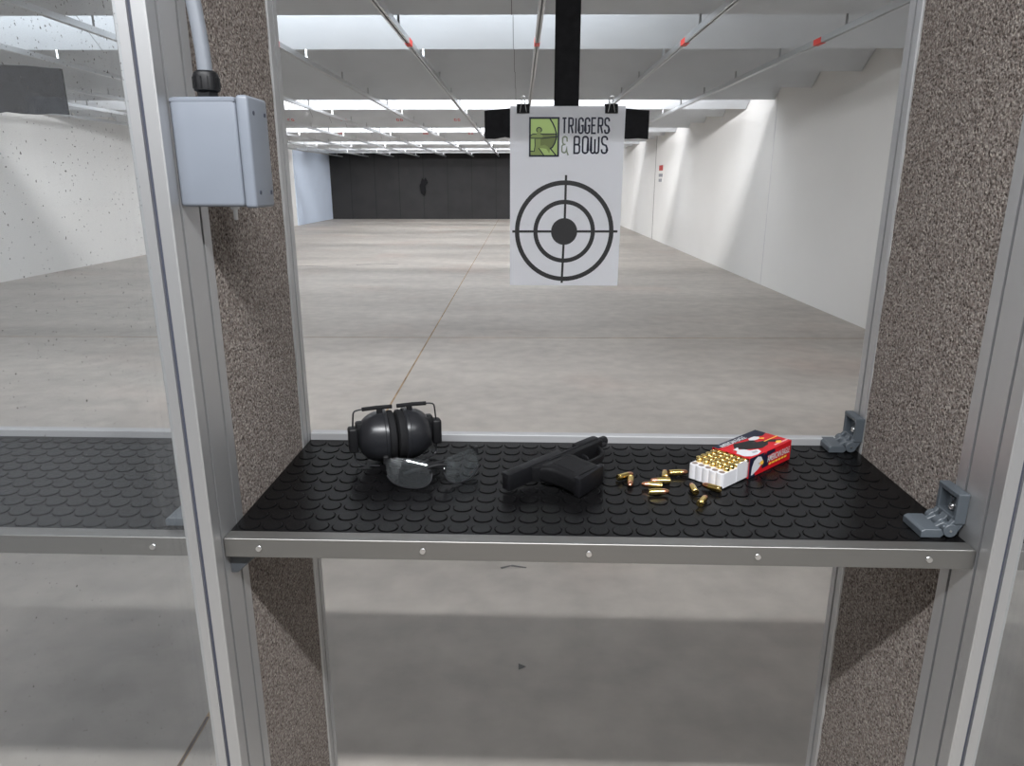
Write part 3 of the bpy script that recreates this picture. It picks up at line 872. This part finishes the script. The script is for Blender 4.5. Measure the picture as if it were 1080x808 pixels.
# ------------------------------------------------------------------ pistol, lying on its left side, slide locked back
pg = bthing('pistol', 'black semi-automatic pistol lying with slide locked back on the shelf', 'pistol', -.0430, .8815, SH+.001, math.radians(42.66))
pg.rotation_euler = (.055, -.060, math.radians(42.66)+YAW)
ZC = .0152
def PZ(b, pts, z0, z1, bev=.001, seg=2): return b.prism(pts, ZC+z0, ZC+z1, bev, seg)
b = MB()
PZ(b, [(.0, -.0015), (.0015, 0), (.104, 0), (.104, -.0135), (.0012, -.0145), (.0, -.013)], -.0122, .0122, .0016)
PZ(b, [(.132, 0), (.174, -.0005), (.178, -.0030), (.178, -.0115), (.174, -.0140), (.132, -.0138)], -.0122, .0122, .0042, 3)
PZ(b, [(.102, -.0102), (.134, -.0102), (.134, -.0136), (.102, -.0136)], -.0122, .0122, .0006, 1)
PZ(b, [(.102, -.0002), (.134, -.0002), (.134, -.0104), (.102, -.0104)], -.0122, .0050, .0006, 1)
slide = b.build('slide', M['slide'], pg, True)
sr_ = MB()
for q in range(7):
    x = .007 + .0032*q
    for zz in (.0119,): sr_.box(x, x+.0012, -.0132, -.0022, ZC+zz, ZC+zz+.0006)
sr_.build('serration', M['gun'], slide)
MB().box(-.0003, .0006, -.0105, -.0035, ZC-.006, ZC+.006, .0002, 1).build('end_plate', M['gun'], slide)
s_ = MB(); PZ(s_, [(.010, -.0002), (.0105, .0042), (.0155, .0042), (.018, -.0002)], -.0095, .0095, .0005, 1)
s_.build('rear_sight', M['black'], slide)
s_ = MB(); PZ(s_, [(.149, -.0006), (.1495, .0036), (.1525, .0036), (.155, -.0006)], -.002, .002, .0004, 1)
s_.build('front_sight', M['black'], slide)
# barrel seen in the ejection opening and standing out ahead of the slide
br_ = MB().lathe([(.0046, 0), (.0064, 0), (.0066, .0006), (.0070, .087), (.0062, .0890), (.0046, .0890), (.0046, .075), (0, .075)], 28, mat=Matrix.Translation((.1085, -.0068, ZC)) @ Matrix.Rotation(PI/2, 4, 'Y'))
br_.build('barrel', M['slide'], pg, True)
MB().lathe([(.0, 0), (.0032, .0), (.0034, .0006), (.0034, .026), (.0024, .027), (0, .027)], 16, mat=Matrix.Translation((.160, -.0172, ZC)) @ Matrix.Rotation(PI/2, 4, 'Y')).build('guide_rod', M['wire'], pg, True)
# frame with dust cover and grip
f = MB()
PZ(f, [(.0405, -.0125), (.176, -.0140), (.1775, -.0155), (.1775, -.0195), (.175, -.0215), (.155, -.0225), (.112, -.0235), (.095, -.026), (.055, -.026), (.0460, -.0225), (.0400, -.0160)], -.0112, .0112, .0012)
fr_ = f.build('frame', M['gun'], pg, True)
g_ = MB()
grip = [(.0470, -.0190), (.0500, -.0270), (.0545, -.0380), (.0570, -.0500), (.0578, -.0620), (.0572, -.0720), (.0570, -.0770), (.0800, -.0765), (.1090, -.0725), (.1130, -.0715), (.1128, -.0640), (.1118, -.0520), (.1112, -.0400), (.1122, -.0300), (.1122, -.0210), (.0900, -.0200)]
def gx(tab, y):
    for (a, x0), (c, x1) in zip(tab, tab[1:]):
        if a >= y >= c: return x0 + (x1-x0)*(a-y)/(a-c)
    return tab[-1][1]
BACK = [(-.0175, .0445), (-.0200, .0462), (-.0270, .0500), (-.0380, .0545), (-.0500, .0570), (-.0620, .0578), (-.0770, .0572)]
FRONT = [(-.0175, .1130), (-.0300, .1122), (-.0400, .1112), (-.0520, .1118), (-.0640, .1128), (-.0770, .1135)]
tt = bmesh.new(); rings = []; NS = 36
for q in range(25):
    y = -.0178 - .0585*q/24
    xb, xf = gx(BACK, y), gx(FRONT, y); th = .0112 + .0036*min(1, q/5)
    xm, hx = (xb+xf)/2, (xf-xb)/2; row = []
    for a in range(NS):
        ca, sa = math.cos(2*PI*a/NS), math.sin(2*PI*a/NS)
        row.append(tt.verts.new((xm + hx*math.copysign(abs(ca)**.5, ca), y - .004*(1-ca)*.5*(q/24), ZC + th*math.copysign(abs(sa)**.42, sa))))
    rings.append(row)
for a, c in zip(rings, rings[1:]):
    for q in range(NS): tt.faces.new((a[q], a[(q+1) % NS], c[(q+1) % NS], c[q]))
tt.faces.new(rings[0]); tt.faces.new(rings[-1]); bmesh.ops.recalc_face_normals(tt, faces=tt.faces)
g_.add(tt)
gr = g_.build('grip', M['gun'], pg, True)
t_ = MB()
PZ(t_, [(.066, -.030), (.068, -.050), (.0685, -.068), (.100, -.0655), (.0995, -.045), (.100, -.030)], .0143, .0150, .0002, 1)
PZ(t_, [(.066, -.030), (.068, -.050), (.0685, -.068), (.100, -.0655), (.0995, -.045), (.100, -.030)], -.0150, -.0143, .0002, 1)
t_.build('grip_texture', M['guntex'], gr)
gd = MB()
prev = [(.1115, -.0300), (.1150, -.0420), (.1210, -.0465), (.1440, -.0462), (.1560, -.0410), (.1630, -.0300), (.1665, -.0220)]
for zz in (-.0032, 0, .0032):
    gd.tube([(x, y, ZC+zz) for x, y in prev], .0027, 10, 2)
gd.build('trigger_guard', M['gun'], pg, True)
tg = MB(); PZ(tg, [(.1290, -.0230), (.1350, -.0230), (.1340, -.0310), (.1285, -.0395), (.1262, -.0390), (.1298, -.0310)], -.0035, .0035, .0010, 2)
tg.build('trigger', M['black'], pg, True)
mg = MB(); PZ(mg, [(.0585, -.0772), (.0600, -.0860), (.0640, -.0868), (.1120, -.0800), (.1160, -.0785), (.1160, -.0728), (.1110, -.0720)], -.0138, .0138, .0012)
mg.build('magazine_base', M['slide'], pg, True)
lv = MB(); PZ(lv, [(.070, -.0150), (.094, -.0158), (.095, -.0180), (.072, -.0178)], .0110, .0126, .0004, 1); lv.build('slide_release', M['slide'], pg)
MB().lathe([(.0018, 0), (.0018, .0004), (0, .0006)], 10, mat=Matrix.Translation((.124, -.0185, ZC+.0112))).build('takedown_pin', M['slide'], pg)

# ------------------------------------------------------------------ ammunition box: card sleeve
AANG = math.radians(42.7)
SLW, SLL, SLH = .0605, .114, .030
ab = bthing('ammunition_box', 'red cardboard ammunition box sleeve with white eagle heads', 'box',   .2595, .9765, SH+.0004, AANG - PI/2)
# local: x across (open end to the viewer's right = +x), y into the box
ST = .0007
sv = MB()
sv.box(0, SLW, 0, SLL, 0, ST); sv.box(0, SLW, 0, SLL, SLH-ST, SLH)
sv.box(0, ST, 0, SLL, ST, SLH-ST); sv.box(SLW-ST, SLW, 0, SLL, ST, SLH-ST); sv.box(ST, SLW-ST, SLL-ST, SLL, ST, SLH-ST)
sv.build('sleeve', M['red'], ab)
def top(pts, lift=.0002): return [(x*SLW, y*SLL, SLH+lift) for x, y in pts]
def sid(pts, lift=.0002): return [(SLW+lift, y*SLL, z*SLH) for y, z in pts]
o = MB()
o.poly(top([(0, 0), (.16, 0), (.20, .35), (.24, .70), (.36, .86), (.30, 1), (0, 1)]))
o.poly(sid([(0, 0), (.16, 0), (.10, .3), (.30, .75), (.34, 1), (0, 1)]))
o.poly(sid([(.30, .20), (.44, .22), (.46, .50), (.36, .95), (.29, .80)], .0003))
o.poly(sid([(.36, .72), (.60, .80), (.58, .96), (.40, .98)], .0003))
o.build('navy_print', M['navy'], ab)
o = MB()
o.poly(top([(.22, .28), (.40, .16), (.60, .22), (.82, .44), (.78, .62), (.68, .70), (.86, .82), (.80, .92), (.62, .80), (.52, .58), (.36, .62), (.30, .46)], .0004))
o.build('wing_print', M['inkblack'], ab)
o = MB()
o.poly(top([(.62, .02), (.84, .01), (.95, .08), (.98, .20), (.93, .32), (.80, .36), (.72, .24), (.60, .22), (.52, .16), (.42, .22), (.44, .10), (.55, .10)], .0006))
o.build('eagle_head', M['inkwhite'], ab)
o = MB(); o.poly(top([(.26, .60), (.34, .56), (.42, .62), (.44, .72), (.36, .78), (.26, .74)], .0006))
hd = [(.05, .12), (.06, .50), (.10, .80), (.18, .93), (.26, .86), (.30, .66), (.28, .45), (.24, .36), (.20, .26), (.12, .16), (.08, .10)]
o.build('eagle_head', M['inkwhite'], ab)
o = MB(); o.poly(sid(hd, .0005)); o.build('eagle_head', M['inkwhite'], ab)
o = MB()
o.poly(sid([(.24, .62), (.31, .64), (.325, .50), (.30, .40), (.27, .48), (.22, .46)], .0007))
o.poly(top([(.42, .70), (.52, .76), (.47, .80), (.41, .76)], .0007)); o.poly(top([(.84, .74), (.94, .80), (.84, .88), (.78, .82)], .0007))
o.build('beak', M['yellow'], ab); o = MB(); o.poly(top([(.60, .68), (.63, .66), (.64, 1.), (.60, 1.)], .0007))
o.build('yellow_line', M['yellow'], ab)
o = MB(); o.poly(sid([(.19, .62), (.235, .60), (.24, .54), (.20, .55)], .0008)); o.poly(top([(.80, .20), (.88, .18), (.90, .28), (.82, .30)], .0008))
o.build('eye_print', M['inkgrey'], ab)
Mside = Matrix(((0, 0, 1, SLW+.0006), (1, 0, 0, 0), (0, 1, 0, 0), (0, 0, 0, 1)))
text_mesh('AMERICAN EAGLE', .0135, ab, M['inkwhite'], 'lettering', .565, Matrix.Translation((0, .0475, .0128)) @ Mside, .0002)
o = MB()
for q in range(6): o.poly(sid([(.46+.075*q, .24), (.52+.075*q, .24), (.52+.075*q, .34), (.46+.075*q, .34)], .0006))
o.build('small_print', M['yellow'], ab)
Mtop = Matrix(((0, -1, 0, .0125), (1, 0, 0, .008), (0, 0, 1, SLH+.0006), (0, 0, 0, 1)))
text_mesh('AMERICAN EAGLE', .0125, ab, M['inkwhite'], 'lettering', .62, Mtop, .0002)
o = MB(); o.poly(top([(.88, .66), (.93, .66), (.93, .98), (.88, .98)], .0006)); o.build('maker_line', plain('pink_ink', (.75, .35, .36), .4), ab)

# white tray pulled out of the sleeve
TW, TL, TH_ = .0545, .114, .0215
PUL = .060
tr = bthing('cartridge_tray', 'white plastic cartridge tray half pulled out of the red box', 'tray', 0, 0, SH, AANG - PI/2)
tr.location = ab.matrix_basis @ Vector(((SLW-TW)/2, -PUL, ST))
bpy.context.view_layer.update()
tr.location = Vector(W(.2595, .9765, SH)) + Matrix.Rotation(AANG-PI/2+YAW, 3, 'Z') @ Vector(((SLW-TW)/2, -PUL, ST+.0003))
NXC, NYC = 5, 10
px_, py_ = TW/NXC, TL/NYC
out = []
R_ = .006
for i in range(NXC):                       # scalloped front edge
    for q in range(7):
        a = q/6
        out.append((px_*(i+a), -.0016*math.sin(PI*a)**.6 if 0 < a < 1 else .0))
out[0] = (0, .003); out[-1] = (TW, .003)
pts = [(p[0], p[1]) for p in out] + [(TW, TL), (0, TL)]
tb = MB(); tb.prism(pts, 0, TH_, .0004, 1)
tb.build('tray_block', M['tray'], tr)
for i in range(NXC):
    MB().lathe([(.0044, .0), (.0044, .0003)], 18, mat=Matrix.Translation((px_*(i+.5), py_*.5, TH_))).build('hole', M['tray'], tr) if False else None
    h = MB().lathe([(0, .0003), (.0040, .0003)], 18, mat=Matrix.Translation((px_*(i+.5), py_*.5, TH_)), cap=False)
    h.build('cartridge_hole', M['hole'], tr)  # flat disc, shade inside the empty hole is put into its colour
tf = MB(); tf.box(TW-.0002, TW+.0006, .034, .058, .001, TH_+.006)
tf.build('card_flap', M['inkwhite'], tr)
# cartridges
def make_cartridge():
    r = thing('cartridge', '', 'cartridge', (0, 0, 0))
    k = .93
    case = MB().lathe([(0, .0003), (.0020, .0003), (.0022, 0), (.0045, 0), (.00497, .0004), (.00497, .0012), (.0043, .0016), (.0043, .0024), (.00490, .0032), (.00478, .0191), (.0045, .0191)], 20)
    bmesh.ops.scale(case.bm, vec=(k, k, k), verts=case.bm.verts); case.build('case', M['brass'], r, True)
    bu = MB().lathe([(.00450, .0188), (.00450, .0205), (.00435, .0230), (.0038, .0258), (.0028, .0280), (.0014, .0294), (0, .0297)], 20)
    bmesh.ops.scale(bu.bm, vec=(k, k, k), verts=bu.bm.verts); bu.build('bullet', M['copper'], r, True)
    pr = MB().lathe([(0, -.0002), (.0017, -.0001), (.0019, .0003)], 14)
    bmesh.ops.scale(pr.bm, vec=(k, k, k), verts=pr.bm.verts); pr.build('primer', M['brass_dark'], r, True)
    return r
c0 = make_cartridge(); first = True
def place(loc, eul, label, group):
    global first
    o = c0 if first else copy_tree(c0); first = False
    o.location = loc; o.rotation_euler = eul; o['label'] = label; o['group'] = group
    return o
loose = [  # middle of the round x, y, heading (deg), label
 (.1286, .9273, 34, 'loose cartridge nearest the pistol grip, its brass base facing the pistol'),
 (.1328, .9065, -100, 'loose cartridge pointing its copper tip to the viewer, next to the pistol'),
 (.1846, .9345, 80, 'loose cartridge almost hidden behind the three side by side'),
 (.2055, .9415, 10, 'loose cartridge with tip almost touching the left side of the white tray'),
 (.1740, .9115, -178, 'rearmost of the three side-by-side loose cartridges, tip to the left'),
 (.1604, .8970, 170, 'middle of the three side-by-side loose cartridges, tip to the left'),
 (.1666, .8745, 6, 'front of the three side-by-side loose cartridges, tip to the right'),
 (.2146, .8875, 92, 'loose cartridge with base to the viewer, in front of the tray corner'),
 (.2400, .8925, 139, 'loose cartridge lying against the front face of the white tray'),
 (.2192, .8505, 60, 'loose cartridge nearest the front edge of the shelf'),
]
for x, y, a, lab in loose:
    d = Vector((math.cos(math.radians(a)), math.sin(math.radians(a))))
    p = W(x - d.x*.0138, y - d.y*.0138, SH + .00465)
    place(p, (0, PI/2, math.radians(a)+YAW), lab, 'loose cartridges on the shelf')
Rz = Matrix.Rotation(AANG-PI/2+YAW, 3, 'Z')
side_n = ['leftmost', 'second from the left', 'middle', 'second from the right', 'rightmost']
for j in range(1, 7):
    for i in range(NXC):
        p = tr.location + Rz @ Vector((px_*(i+.5), py_*(j+.5)-.001, .0285))
        row = ['nearest', 'second', 'third', 'fourth', 'fifth', 'sixth'][j-1]
        place(p, (PI, 0, random.uniform(0, 6)), '%s cartridge in the %s filled row of the white tray' % (side_n[i], row), 'cartridges in the tray')

# ------------------------------------------------------------------ world, camera
w = bpy.data.worlds.new('World'); S.world = w; w.use_nodes = True
w.node_tree.nodes['Background'].inputs[0].default_value = (.5, .52, .55, 1)
w.node_tree.nodes['Background'].inputs[1].default_value = .05
cd = bpy.data.cameras.new('camera'); cam = bpy.data.objects.new('camera', cd); COL.objects.link(cam)
cam.location = (0, 0, CZ); cam.rotation_euler = (math.radians(90-15.75), 0, math.radians(.61))
cd.sensor_fit = 'HORIZONTAL'; cd.sensor_width = 36; cd.lens = 748/1080*36
cd.clip_start = .02; cd.clip_end = 200
S.camera = cam
S.view_settings.view_transform = 'Standard'
S.view_settings.look = 'None'
S.view_settings.gamma = 1.0
S.view_settings.use_curve_mapping = False
S.view_settings.exposure = 0.0
S.cycles.use_denoising = True
S.cycles.max_bounces = 10
S.cycles.transparent_max_bounces = 16
